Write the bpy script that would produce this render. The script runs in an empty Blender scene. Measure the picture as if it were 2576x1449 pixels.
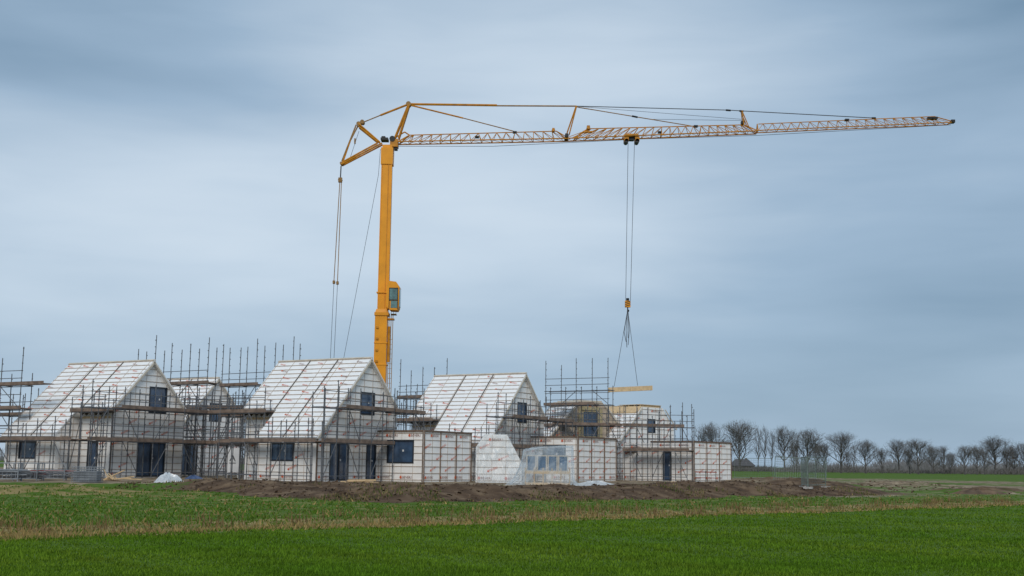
import bpy, math, random
import numpy as np
from mathutils import Vector, Matrix
from mathutils.geometry import tessellate_polygon
random.seed(7); np.random.seed(7)
SC=bpy.context.scene; COL=SC.collection
FPX=3000.0; CAMH=1.6; PITCH=math.radians(8.39); ROLL=math.radians(0.7)
R=(Matrix.Rotation(math.pi/2+PITCH,3,'X')@Matrix.Rotation(ROLL,3,'Z'))
CAM=Vector((0,0,CAMH))
def P(px,py,Y):
    d=R@Vector(((px-1288)/FPX,-(py-724.5)/FPX,-1)); return CAM+d*(Y/d.y)
V=Vector; UP=V((0,0,1)); SITE=0.4
# ---------------------------------------------------------------- materials
def mat(name,c,rough=.7,var=.15,scale=3.,bump=0.,metal=0.,spec=.3,detail=4.):
    m=bpy.data.materials.new(name); m.use_nodes=True; nt=m.node_tree; b=nt.nodes['Principled BSDF']
    tc=nt.nodes.new('ShaderNodeTexCoord'); n=nt.nodes.new('ShaderNodeTexNoise'); n.inputs['Scale'].default_value=scale; n.inputs['Detail'].default_value=detail
    nt.links.new(tc.outputs['Object'],n.inputs['Vector'])
    r=nt.nodes.new('ShaderNodeValToRGB'); r.color_ramp.elements[0].position=.3; r.color_ramp.elements[1].position=.7
    r.color_ramp.elements[0].color=(*[max(0,x*(1-var)) for x in c],1); r.color_ramp.elements[1].color=(*[min(1,x*(1+var)) for x in c],1)
    nt.links.new(n.outputs['Fac'],r.inputs['Fac']); nt.links.new(r.outputs['Color'],b.inputs['Base Color'])
    b.inputs['Roughness'].default_value=rough; b.inputs['Metallic'].default_value=metal; b.inputs['Specular IOR Level'].default_value=spec
    if bump:
        bp=nt.nodes.new('ShaderNodeBump'); bp.inputs['Strength'].default_value=bump; bp.inputs['Distance'].default_value=.05
        nt.links.new(n.outputs['Fac'],bp.inputs['Height']); nt.links.new(bp.outputs['Normal'],b.inputs['Normal'])
    return m
M_sheet=mat('white_foil',(.87,.87,.865),.5,.04,1.3,.3)
M_sheetw=mat('white_foil_wall',(.91,.895,.87),.55,.05,1.6,.3)
M_tan=mat('tan_board',(.46,.38,.29),.7,.15,1.6)  # even brownish tan for the roofless house's gable
M_batten=mat('batten_wood',(.46,.38,.31),.8,.25,5)
M_dark=mat('dark_seam',(.12,.11,.10),.8,.2,5)
M_red=mat('orange_print',(.64,.12,.04),.6,.1,3)
M_grey=mat('grey_print',(.26,.12,.09),.6,.1,3)
M_trim=mat('brown_trim',(.16,.11,.08),.7,.25,6)
M_wood=mat('fresh_timber',(.62,.45,.26),.7,.15,4)
M_palewood=mat('pale_batten',(.58,.52,.43),.7,.15,4)
M_ply=mat('insulation_board',(.42,.35,.20),.8,.2,4)
M_plank=mat('scaffold_plank',(.19,.14,.11),.85,.35,2.5)
M_steel=mat('galvanised_tube',(.13,.135,.145),.5,.35,6,metal=.2)
M_frame=mat('anthracite_frame',(.03,.036,.046),.4,.2,5)
M_glass=mat('window_glass',(.045,.08,.14),.12,.5,1.2,spec=.8)
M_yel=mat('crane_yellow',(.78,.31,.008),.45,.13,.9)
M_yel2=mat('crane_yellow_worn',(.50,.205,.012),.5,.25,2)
M_rope=mat('steel_rope',(.07,.075,.085),.6,.2,5)
M_pendant=mat('brown_pendant',(.30,.17,.06),.6,.25,2)
M_black=mat('black_metal',(.02,.02,.02),.5,.2,4)
M_cabglass=mat('cab_glass',(.10,.19,.18),.1,.5,2,spec=.8)
M_conc=mat('concrete',(.38,.37,.35),.9,.2,4)
M_tyre=mat('rubber',(.02,.02,.02),.9,.2,4)
M_blue=mat('blue_tarp',(.06,.10,.20),.5,.2,4)
M_white=mat('white_paint',(.7,.7,.7),.5,.08,3)
M_brick=mat('dark_brick',(.12,.10,.09),.85,.25,5)
M_redpaint=mat('red_paint',(.30,.08,.06),.6,.2,4)
M_tile=mat('roof_tiles',(.09,.085,.09),.8,.25,3)
M_trunk=mat('tree_bark',(.10,.093,.09),.9,.3,.6)  # bark greyed and lightened, distance haze is in the colour
M_twig=mat('winter_twigs',(.125,.115,.11),.9,.3,.25)  # twigs paler than bare wood, with distance haze painted in
M_haze=mat('hazy_wood',(.19,.19,.195),.95,.3,.05)  # haze painted as a pale bluish grey base colour
def plastic(name,lo,hi,c=(.88,.92,.95),sc=2.0,bmp=.35):
    m=bpy.data.materials.new(name); m.use_nodes=True; nt=m.node_tree; nt.nodes.remove(nt.nodes['Principled BSDF']); L=nt.links.new; N=nt.nodes.new
    out=nt.nodes['Material Output']; tc=N('ShaderNodeTexCoord'); n=N('ShaderNodeTexNoise'); n.inputs['Scale'].default_value=sc; n.inputs['Detail'].default_value=4; n.inputs['Distortion'].default_value=1.2
    L(tc.outputs['Object'],n.inputs['Vector']); mr=N('ShaderNodeMapRange'); mr.inputs['From Min'].default_value=.35; mr.inputs['From Max'].default_value=.65; mr.inputs['To Min'].default_value=lo; mr.inputs['To Max'].default_value=hi; L(n.outputs['Fac'],mr.inputs['Value'])
    df=N('ShaderNodeBsdfDiffuse'); tl=N('ShaderNodeBsdfTranslucent'); gl=N('ShaderNodeBsdfGlossy'); tr=N('ShaderNodeBsdfTransparent'); gl.inputs['Roughness'].default_value=.3
    for s in(df,tl): s.inputs['Color'].default_value=(*c,1)
    bp=N('ShaderNodeBump'); bp.inputs['Strength'].default_value=bmp; bp.inputs['Distance'].default_value=.1; L(n.outputs['Fac'],bp.inputs['Height'])
    for s in(df,gl): L(bp.outputs['Normal'],s.inputs['Normal'])
    a=N('ShaderNodeMixShader'); a.inputs[0].default_value=.45; L(df.outputs[0],a.inputs[1]); L(tl.outputs[0],a.inputs[2])
    b=N('ShaderNodeMixShader'); b.inputs[0].default_value=.14; L(a.outputs[0],b.inputs[1]); L(gl.outputs[0],b.inputs[2])
    d=N('ShaderNodeMixShader'); L(mr.outputs['Result'],d.inputs[0]); L(tr.outputs[0],d.inputs[1]); L(b.outputs[0],d.inputs[2]); L(d.outputs[0],out.inputs[0]); return m
M_plas=plastic('clear_plastic_sheet',.15,.45,(.80,.89,.95),1.6,.5); M_plas2=plastic('white_plastic_sheet',.7,1.0); M_foil=plastic('thin_foil',.10,.45,(.82,.9,.95),1.6,.5)
# ---------------------------------------------------------------- mesh builder
class MB:
    def __init__(s): s.v=[];s.f=[];s.m=[]
    def add(s,vs,fs,mi=0):
        o=len(s.v); s.v+= [tuple(x) for x in vs]; s.f+=[tuple(i+o for i in f) for f in fs]; s.m+=[mi]*len(fs)
    def box(s,p,a,b,c,mi=0):
        p=V(p);a=V(a);b=V(b);c=V(c)
        s.add([p,p+a,p+a+b,p+b,p+c,p+a+c,p+a+b+c,p+b+c],[(0,3,2,1),(4,5,6,7),(0,1,5,4),(1,2,6,5),(2,3,7,6),(3,0,4,7)],mi)
    def cbox(s,c,a,b,d,mi=0):
        c=V(c);a=V(a);b=V(b);d=V(d); s.box(c-a/2-b/2-d/2,a,b,d,mi)
    def tube(s,a,b,r,n=6,mi=0,r2=None,cap=True):
        a=V(a);b=V(b);d=(b-a)
        if d.length<1e-6: return
        d.normalize(); x=d.cross(UP if abs(d.z)<.9 else V((1,0,0))).normalized(); y=d.cross(x); r2=r if r2 is None else r2
        vs=[]
        for q,rr in((a,r),(b,r2)):
            for i in range(n):
                t=2*math.pi*i/n; vs.append(q+x*(rr*math.cos(t))+y*(rr*math.sin(t)))
        fs=[(i,(i+1)%n,n+(i+1)%n,n+i) for i in range(n)]
        if cap: fs+=[tuple(range(n))[::-1],tuple(range(n,2*n))]
        s.add(vs,fs,mi)
    def path(s,pts,r,n=6,mi=0):
        for a,b in zip(pts[:-1],pts[1:]): s.tube(a,b,r,n,mi)
ORG={}
def thing(name,loc,label,cat,group=None):
    e=bpy.data.objects.new(name,None); e.empty_display_size=.3; e.location=loc; COL.objects.link(e)
    e['label']=label; e['category']=cat
    if group: e['group']=group
    ORG[e.name]=V(loc); return e
def mk(name,mb,mats,parent=None,smooth=False,label=None,cat=None,group=None,org=None,kind=None):
    if not isinstance(mats,(list,tuple)): mats=[mats]
    o0=ORG[parent.name] if parent else (V(org) if org is not None else V((0,0,0)))
    me=bpy.data.meshes.new(name); me.from_pydata([(x-o0.x,y-o0.y,z-o0.z) for x,y,z in mb.v],[],mb.f)
    for m in mats: me.materials.append(m)
    if len(mats)>1: me.polygons.foreach_set('material_index',mb.m)
    if smooth: me.polygons.foreach_set('use_smooth',[True]*len(mb.f))
    me.update(); ob=bpy.data.objects.new(name,me); COL.objects.link(ob)
    if parent: ob.parent=parent
    else: ob.location=o0
    ORG[ob.name]=o0
    if label: ob['label']=label
    if cat: ob['category']=cat
    if group: ob['group']=group
    if kind: ob['kind']=kind
    return ob
# ---------------------------------------------------------------- ground
def sm(x): x=np.clip(x,0,1); return x*x*(3-2*x)
def nz(x,y,s=1.):
    return (np.sin(x*1.3*s+y*.7*s)+np.sin(x*.6*s-y*1.7*s+1.3)+np.sin(x*2.9*s+y*2.3*s+.5)*.5+np.sin(-x*4.1*s+y*3.7*s+2)*.35)/2.85
YBX=[-200,-60,-30,-19,-15,-9,-4.4,3.7,13,18,26,60,200]; YBY=[56,54,54,56,55.5,49.5,46.5,53,63,68,76,100,200]
def yb(x): return np.interp(x,YBX,YBY)
def L1(x): return 33+.93*x+.25*np.sin(x*.9)+.15*np.sin(x*2.7)
def hgt(x,y):
    x=np.asarray(x,float); y=np.asarray(y,float); d=y-yb(x)
    right=1-sm((x-19)/8)
    site=SITE*sm(d/4)*right*(1-sm((y-150)/60))
    mx=sm((x+19)/5)*(1-sm((x-12)/8))
    m=mx*(.22+.20*nz(x,y,.23)+.14*nz(x,y,.9)+.08*nz(x,y,2.3))*np.exp(-((d-5.5)/4.2)**2)
    hump=.45*np.exp(-((x+22)/9)**2-((y-52)/4)**2)*(1+.3*nz(x,y,.7))
    ditch=-.12*np.exp(-((y-L1(x)-4)/2.2)**2)
    rough=.02*nz(x,y,1.1)*np.exp(-y/120)
    heaps=.38*np.exp(-((x-33)/4.0)**2-((y-84)/1.6)**2)+.5*np.exp(-((x-24)/5)**2-((y-100)/4)**2)+.45*np.exp(-((x-19)/3.5)**2-((y-78)/2.5)**2)+.4*np.exp(-((x-36)/5)**2-((y-112)/4)**2)
    return site+m+hump+ditch+rough+heaps*(1+.4*nz(x,y,2.))
def axis(lo,hi,step,far,lo2):
    a=list(np.arange(lo,hi,step)); s=step; x=a[-1]
    while x<far: s*=1.18; x+=s; a.append(x)
    s=step; x=a[0]; b=[]
    while x>lo2: s*=1.18; x-=s; b.append(x)
    return np.array(b[::-1]+a)
xs=axis(-42,46,.36,3500,-3500); ys=axis(14,116,.36,5000,-60)
X,Y=np.meshgrid(xs,ys); Z=hgt(X,Y); nx,ny=len(xs),len(ys)
me=bpy.data.meshes.new('ground')
co=np.stack([X.ravel(),Y.ravel(),Z.ravel()],1)
i=np.arange((nx-1)*(ny-1)); r_=i//(nx-1); c_=i%(nx-1); q=r_*nx+c_
fc=np.stack([q,q+1,q+nx+1,q+nx],1)
me.vertices.add(len(co)); me.vertices.foreach_set('co',co.ravel())
me.loops.add(fc.size); me.loops.foreach_set('vertex_index',fc.ravel().astype(np.int32))
me.polygons.add(len(fc)); me.polygons.foreach_set('loop_start',(np.arange(len(fc))*4).astype(np.int32)); me.polygons.foreach_set('loop_total',np.full(len(fc),4,np.int32))
me.update(); me.validate()
me.polygons.foreach_set('use_smooth',[True]*len(me.polygons))
d=Y-yb(X)+.8*nz(X,Y,.6); mx=sm((X+18)/4)*(1-sm((X-21)/8))
soil=mx*sm((d+.3)/1.2)*(1-sm((d-9)/4))
soil=np.maximum(soil,.85*np.exp(-((X-33)/4.5)**2-((Y-84)/2)**2)); soil=np.maximum(soil,.8*np.exp(-((X-24)/6)**2-((Y-100)/4.5)**2))
l1=L1(X); straw=sm((Y-l1)/.9)*(1-sm((Y-l1-5.0)/4))*.9
straw=np.maximum(straw,.28*sm((Y-l1)/.9)*(1-sm((Y-yb(X))/2)))
humps=.8*np.exp(-((X+22)/10)**2-((Y-51)/4)**2); straw=np.maximum(straw,humps)
sand=sm((d-7)/4)*(1-sm((X-22)/6))*(1-sm((Y-140)/30))
band=sm((Y-yb(X)+6)/8)*(1-sm((Y-170)/40))*sm((X-12)/6)*(1-sm((X-60)/25))
sand=np.maximum(sand,band*np.clip(.60+.5*nz(X,Y,.11)+.35*nz(X*.5,Y*.3,.5),0,1))
sand=np.maximum(sand,sm((X+60)/5)*(1-sm((X+17)/3))*sm((d-2)/4)*(1-sm((Y-140)/30)))
ca=me.color_attributes.new('zones','FLOAT_COLOR','POINT')
ca.data.foreach_set('color',np.stack([soil.ravel(),straw.ravel(),sand.ravel(),np.ones(soil.size)],1).ravel())
gm=bpy.data.materials.new('ground_cover'); gm.use_nodes=True; nt=gm.node_tree; L=nt.links.new; N=nt.nodes.new
b=nt.nodes['Principled BSDF']; b.inputs['Roughness'].default_value=.95; b.inputs['Specular IOR Level'].default_value=.1
tc=N('ShaderNodeTexCoord')
def noise(scale,det=6,dist=0):
    n=N('ShaderNodeTexNoise'); n.inputs['Scale'].default_value=scale; n.inputs['Detail'].default_value=det; n.inputs['Distortion'].default_value=dist; L(tc.outputs['Object'],n.inputs['Vector']); return n.outputs['Fac']
def ramp(fac,*st):
    r=N('ShaderNodeValToRGB'); e=r.color_ramp.elements
    while len(e)<len(st): e.new(.5)
    for k,(p,c) in enumerate(st): e[k].position=p; e[k].color=(*c,1)
    L(fac,r.inputs['Fac']); return r.outputs['Color']
def mixc(f,a,c):
    m=N('ShaderNodeMix'); m.data_type='RGBA'; L(f,m.inputs[0]); L(a,m.inputs[6]); L(c,m.inputs[7]); return m.outputs[2]
def mth(op,a,bv,clamp=False):
    m=N('ShaderNodeMath'); m.operation=op; m.use_clamp=clamp
    for k,xv in enumerate((a,bv)):
        if isinstance(xv,(int,float)): m.inputs[k].default_value=xv
        else: L(xv,m.inputs[k])
    return m.outputs[0]
at=N('ShaderNodeVertexColor'); at.layer_name='zones'; sp=N('ShaderNodeSeparateColor'); L(at.outputs['Color'],sp.inputs[0])
nbig=noise(.18,5); nmid=noise(1.1,6,.4); nfine=noise(9,5)
grass=mixc(nfine,ramp(nbig,(.35,(.06,.125,.012)),(.65,(.09,.165,.022))),ramp(nmid,(.3,(.065,.125,.013)),(.7,(.13,.18,.035))))
strc=ramp(nmid,(.3,(.11,.135,.03)),(.48,(.22,.18,.065)),(.72,(.38,.28,.13)))
soilc=ramp(nmid,(.3,(.052,.032,.020)),(.5,(.115,.074,.046)),(.7,(.21,.145,.09)))
sandc=ramp(nmid,(.3,(.10,.075,.045)),(.5,(.23,.17,.11)),(.72,(.48,.39,.27)))
def edge(ch,nn,k=1.4): 
    a=mth('MULTIPLY',mth('SUBTRACT',nn,.5),k); a=mth('ADD',ch,mth('MULTIPLY',a,mth('MULTIPLY',mth('MULTIPLY',ch,mth('SUBTRACT',1.0,ch)),4.0)))
    return mth('MULTIPLY',mth('SUBTRACT',a,.3),2.5,True)
col=mixc(edge(sp.outputs[1],nmid,2.2),grass,strc)
col=mixc(edge(sp.outputs[2],nmid,2.6),col,sandc)
col=mixc(edge(sp.outputs[0],nmid,2.0),col,soilc)
L(col,b.inputs['Base Color'])
bp=N('ShaderNodeBump'); bp.inputs['Strength'].default_value=.8; bp.inputs['Distance'].default_value=.14; L(mth('ADD',mth('MULTIPLY',nmid,1.0),mth('MULTIPLY',nfine,.5)),bp.inputs['Height']); L(bp.outputs['Normal'],b.inputs['Normal'])
me.materials.append(gm); g=bpy.data.objects.new('ground',me); g['kind']='structure'; COL.objects.link(g)
# ---- blades
def blades(name,x,y,h,w,col,label,lean=.35):
    n=len(x); z=hgt(x,y); a=np.random.rand(n)*math.pi; le=(np.random.rand(n,2)-.5)*2*lean*h[:,None]
    p0=np.stack([x-np.cos(a)*w,y-np.sin(a)*w,z-.01],1); p1=np.stack([x+np.cos(a)*w,y+np.sin(a)*w,z-.01],1); p2=np.stack([x+le[:,0],y+le[:,1],z+h],1)
    co=np.stack([p0,p1,p2],1).reshape(-1,3); me=bpy.data.meshes.new(name)
    me.vertices.add(3*n); me.vertices.foreach_set('co',co.ravel()); me.loops.add(3*n); me.loops.foreach_set('vertex_index',np.arange(3*n,dtype=np.int32))
    me.polygons.add(n); me.polygons.foreach_set('loop_start',(np.arange(n)*3).astype(np.int32)); me.polygons.foreach_set('loop_total',np.full(n,3,np.int32)); me.update()
    ca=me.color_attributes.new('tint','FLOAT_COLOR','POINT'); cc=np.repeat(col,3,0); ca.data.foreach_set('color',np.concatenate([cc,np.ones((3*n,1))],1).ravel())
    m=bpy.data.materials.get('blade_tint')
    if not m:
        m=bpy.data.materials.new('blade_tint'); m.use_nodes=True; t=m.node_tree; t.nodes.remove(t.nodes['Principled BSDF']); vc=t.nodes.new('ShaderNodeVertexColor'); vc.layer_name='tint'
        d_=t.nodes.new('ShaderNodeBsdfDiffuse'); tl=t.nodes.new('ShaderNodeBsdfTranslucent'); mx=t.nodes.new('ShaderNodeMixShader'); mx.inputs[0].default_value=.35
        t.links.new(vc.outputs['Color'],d_.inputs[0]); t.links.new(vc.outputs['Color'],tl.inputs[0]); t.links.new(d_.outputs[0],mx.inputs[1]); t.links.new(tl.outputs[0],mx.inputs[2]); t.links.new(mx.outputs[0],t.nodes['Material Output'].inputs[0])
    me.materials.append(m); o=bpy.data.objects.new(name,me); COL.objects.link(o); o['kind']='stuff'; o['label']=label; o['category']='grass'
def scatter(n,d0,d1):
    dd=np.random.uniform(d0,d1,n); y=1.6*3000/dd; x=np.random.uniform(-1,1,n)*(.46*y+3); return x,y
x,y=scatter(270000,70,300); k=(y<L1(x)+.3+.5*nz(x,y,1.7)); x,y=x[k],y[k]
n=len(x); v=np.random.rand(n,1); pat=(.5+.5*nz(x,y,.5))[:,None]; pat2=(.5+.5*nz(x,y,2.1))[:,None]; pat3=(.5+.5*nz(x*.6,y,5.))[:,None]
col_=np.array([.115,.235,.018])*(.5+.75*v)*(.62+.4*pat2+.25*pat3)+np.array([.10,.07,.012])*pat*v
blades('field_grass',x,y,np.random.uniform(.02,.06,n)*(1+.5*nz(x,y,.8)),.005+.0005*y,col_,'short bright green grass of the meadow',lean=.6)
x,y=scatter(90000,60,270); k=(y>L1(x)-.3)&(y<yb(x)+1.2*nz(x,y,1.1)+.3)&~((x>14)&(y>66)&(np.random.rand(len(x))<.6)); x,y=x[k],y[k]; n=len(x); dd=y-L1(x)
tan=(np.clip(1.3-np.abs(dd-2.8)/3.2,0.14,.92))*(.70+.65*nz(x,y,.45)); pick=np.random.rand(n)<tan
v=np.random.rand(n,1); col_=np.where(pick[:,None],np.array([.43,.31,.125])*(.5+.65*v),np.array([.11,.19,.025])*(.55+.8*v))
h=np.where(pick,np.random.uniform(.03,.14,n),np.random.uniform(.03,.09,n))*(1+.4*nz(x,y,1.4))
blades('dry_verge_grass',x,y,h,.007+.0007*y,col_,'straw coloured dead grass along the field ditch',lean=.9)
tx=[];ty=[]
for _ in range(130):
    cx=random.uniform(-14,26); cy=float(L1(np.array(cx)))+random.uniform(3.0,8.0); k=random.randint(10,30)
    tx+=list(np.random.normal(cx,.25,k)); ty+=list(np.random.normal(cy,.25,k))
x=np.array(tx);y=np.array(ty);n=len(x);v=np.random.rand(n,1)
blades('rush_tufts',x,y,np.random.uniform(.15,.40,n),np.full(n,.014),np.array([.28,.19,.09])*(.4+.9*v),'brown rush tufts on the ditch bank')
cx=np.random.uniform(-19,22,9000); cy=yb(cx)+np.abs(np.random.normal(0,1,9000))*3-.5; k=nz(cx,cy,.5)>.25; x,y=cx[k],cy[k]; n=len(x); v=np.random.rand(n,1)
blades('spoil_weeds',x,y,np.random.uniform(.05,.16,n),np.full(n,.03),np.where(np.random.rand(n,1)<.6,np.array([.26,.2,.1]),np.array([.09,.13,.03]))*(.5+.8*v),'sparse weeds growing over the spoil bank')
mb=MB()
for _ in range(3000):
    if _<2600: cx=random.uniform(-19,20); cy=float(yb(cx))+abs(random.gauss(0,1))*5+random.uniform(-.3,.5); s=random.uniform(.02,.10)*random.uniform(.6,1.3)
    else: cx=random.uniform(19,40); cy=random.uniform(80,115); s=random.uniform(.05,.16)
    cz=float(hgt(cx,cy)); vs=[V((cx,cy,cz))+V((random.uniform(-1,1),random.uniform(-1,1),random.uniform(-.3,.8)))*s*1.3 for _k in range(5)]
    mb.add(vs,[(0,1,2),(0,2,3),(0,3,4),(0,4,1),(1,2,3),(1,3,4)])
M_clod=mat('soil_clod',(.13,.088,.056),.95,.45,1.5)
mk('soil_clods',mb,M_clod,label='crumbly dark topsoil clods on the spoil bank',cat='soil',kind='stuff')
# ---------------------------------------------------------------- lettering
def textgeo(body):
    cu=bpy.data.curves.new('tmp','FONT'); cu.body=body; cu.resolution_u=1; cu.size=1; ob=bpy.data.objects.new('tmp',cu); COL.objects.link(ob)
    dg=bpy.context.evaluated_depsgraph_get(); me=ob.evaluated_get(dg).to_mesh()
    vs=[(v.co.x,v.co.y) for v in me.vertices]; fs=[tuple(p.vertices) for p in me.polygons]
    ob.evaluated_get(dg).to_mesh_clear(); bpy.data.objects.remove(ob); return vs,fs
TV,TF=textgeo('BEVERS'); TW=max(v[0] for v in TV)
BV=[(-.85,.1),(-.6,-.05),(-.25,.0),(-.12,.3),(-.3,.5),(-.2,.75),(-.5,.68),(-.72,.8),(-.75,.5),(-.95,.42)]
def stamp(mb,p,u,v,n,a,b,size,ang,mi,mr,off=.045,logo=True):
    ca,sa=math.cos(ang)*size,math.sin(ang)*size
    tr=lambda q:p+u*(a+q[0]*ca-q[1]*sa)+v*(b+q[0]*sa+q[1]*ca)+n*off
    mb.add([tr(((q[0])*1.0,q[1])) for q in TV],TF,mi)
    if logo: mb.add([tr(q) for q in BV],[(0,1,2,3,4),(0,4,5,6),(0,6,7,8),(0,8,9)],mr)
def scan(poly,holes,c,ax):
    def cuts(pl):
        o=[]
        for i in range(len(pl)):
            a=pl[i]; b_=pl[(i+1)%len(pl)]; y0,y1=a[1-ax],b_[1-ax]
            if (y0<=c)!=(y1<=c): o.append(a[ax]+(b_[ax]-a[ax])*(c-y0)/(y1-y0))
        return sorted(o)
    o=cuts(poly); iv=[(o[i],o[i+1]) for i in range(0,len(o)-1,2)]
    for h in holes:
        lo,hi=(h[1],h[3]) if ax==0 else (h[0],h[2])
        if lo-.03<c<hi+.03:
            s,e=(h[0],h[2]) if ax==0 else (h[1],h[3]); nv=[]
            for a,b_ in iv:
                if e<=a or s>=b_: nv.append((a,b_)); continue
                if s>a: nv.append((a,s))
                if e<b_: nv.append((e,b_))
            iv=nv
    return iv
def panel(name,root,p,u,v,n,poly,holes=(),th=.25,hs=.42,vs_=.9,hw=.040,vw=.020,stamps='wall',mats=None,seams=(),trims=(),seed=0,label=None):
    rnd=random.Random(seed); mb=MB(); loops=[[V((a,b,0)) for a,b in poly]]+[[V((h[0],h[1],0)),V((h[0],h[3],0)),V((h[2],h[3],0)),V((h[2],h[1],0))] for h in holes]
    tris=tessellate_polygon(loops); flat=[q for l in loops for q in l]
    F=[p+u*q.x+v*q.y for q in flat]; B=[q-n*th for q in F]; k=len(F)
    mb.add(F+B,[tuple(t) for t in tris]+[tuple(k+i for i in t[::-1]) for t in tris],0)
    o=0
    for l in loops:
        m=len(l); mb.add([F[o+i] for i in range(m)]+[B[o+i] for i in range(m)],[(i,(i+1)%m,m+(i+1)%m,m+i) for i in range(m)],0); o+=m
    amin=min(q[0] for q in poly);amax=max(q[0] for q in poly);bmin=min(q[1] for q in poly);bmax=max(q[1] for q in poly)
    c=bmin+.12
    while hs and c<bmax-.03:
        for a,b_ in scan(poly,holes,c,0):
            if b_-a>.1: mb.box(p+u*(a+.01)+v*(c-hw/2)+n*.001,u*(b_-a-.02),v*hw,n*.032,1)
        c+=hs
    c=amin+.1
    while vs_ and c<amax-.03:
        for a,b_ in scan(poly,holes,c,1):
            if b_-a>.1: mb.box(p+u*(c-vw/2)+v*(a+.01)+n*.001,u*vw,v*(b_-a-.02),n*.018,1)
        c+=vs_
    for c in seams:
        for a,b_ in scan(poly,holes,c,1): mb.box(p+u*(c-.03)+v*(a+.01)+n*.002,u*.06,v*(b_-a-.02),n*.05,4)
    for (a0,b0,a1,b1,mi) in trims: mb.box(p+u*a0+v*b0+n*.003,u*(a1-a0),v*(b1-b0),n*.07,mi)
    def ok(a,b,w,hh):
        for h in holes:
            if a+w>h[0]-.1 and a<h[2]+.1 and b+hh>h[1]-.1 and b<h[3]+.1: return False
        for bb in (b,b+hh):
            iv=scan(poly,(),bb,0)
            if not any(i0-.05<=a and a+w<=i1+.05 for i0,i1 in iv): return False
        return True
    if stamps:
        if stamps=='wall':
            rows=[(bmin+.20,0,.23)]; c=bmin+.7
            while c<bmax-.85: rows.append((c,.38,.175)); c+=.72
            rows.append((bmax-.40,0,.23)); step=1.75
        else:
            rows=[]; c=bmin+.3
            while c<bmax-.3: rows.append((c,.25,.16)); c+=.72
            step=1.6
        for j,(b0,ang,sz) in enumerate(rows):
            a=amin+.35+(j%3)*.6+rnd.uniform(-.1,.1)
            while a<amax-.5:
                w=TW*sz
                if ok(a-sz,b0,w+sz,sz+math.sin(ang)*w) :
                    if stamps=='wall': stamp(mb,p,u,v,n,a,b0,sz,ang,2 if ang==0 else 3,3)
                    elif rnd.random()<.8: stamp(mb,p,u,v,n,a,b0,sz,ang,3 if rnd.random()<.7 else 2,3,logo=rnd.random()<.5)
                a+=step
    mats=mats or [M_sheetw,M_batten,M_grey,M_red,M_dark,M_trim,M_palewood]
    ob=mk(name,mb,mats,root,label=label)
    for h in holes:
        if len(h)>4 and h[4]=='open': continue
        opening(root,p,u,v,n,h,th)
    return ob
def opening(root,p,u,v,n,h,th):
    a0,b0,a1,b1=h[:4]; door=(h[4]=='door') if len(h)>4 else False
    nm='door' if door else 'window'
    w=.09; mb=MB(); q=p-n*.14
    for (x0,y0,x1,y1) in ((a0,b0,a1,b0+w),(a0,b1-w,a1,b1),(a0,b0+w,a0+w,b1-w),(a1-w,b0+w,a1,b1-w)): mb.box(q+u*x0+v*y0,u*(x1-x0),v*(y1-y0),n*.17)
    if door and a1-a0>1.5: mb.box(q+u*((a0+a1)/2-.05)+v*(b0+w),u*.1,v*(b1-b0-2*w),n*.15)
    e=mk(nm,mb,M_frame if not(len(h)>5) else M_ply,root)
    g=MB(); g.box(q+u*(a0+w)+v*(b0+w)+n*.02,u*(a1-a0-2*w),v*(b1-b0-2*w),n*.07)
    cx=(a0+a1)/2+.12; cy=(b0+b1)/2
    g.box(q+u*cx+v*cy+n*.094,u*.12,v*.12,n*.004,1)
    mk('glass',g,[M_glass,M_white],e)
# ---------------------------------------------------------------- house
class Fr:
    def __init__(s,ox,oy,alpha):
        s.o=V((ox,oy,SITE)); a=math.radians(alpha); s.g=V((math.sin(a),math.cos(a),0)); s.r=V((-math.cos(a),math.sin(a),0))
    def __call__(s,S,T,Z=0): return s.o+s.g*S+s.r*T+UP*Z
RZ=7.9
def annex(root,F,s0,ln,dp,H=3.25,holesL=(),holesR=(),seed=0):
    panel('wall',root,F(s0,-.02),-F.r,UP,-F.g,[(0,0),(dp-.02,0),(dp-.02,H),(0,H)],holesL,trims=[(0,H-.10,dp-.03,H+.01,5),(dp-.07,0,dp-.03,H-.1,5)],seed=seed)
    tr=[(.0,H-.10,ln,H+.01,5)]+[(c,0,c+.03,H-.1,5) for c in (.02,ln/3,2*ln/3,ln-.06)]
    panel('wall',root,F(s0+.001,-dp),F.g,UP,-F.r,[(0,0),(ln,0),(ln,H),(0,H)],holesR,trims=tr,seed=seed+1)
    panel('wall',root,F(s0+ln,-dp+.26),F.r,UP,F.g,[(0,0),(dp-.28,0),(dp-.28,H),(0,H)],(),seed=seed+2)
    mb=MB(); mb.box(F(s0+.26,-dp+.26,H-.25),F.g*(ln-.52),F.r*(dp-.29),UP*.2); mk('flat_roof',mb,M_trim,root)
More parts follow.
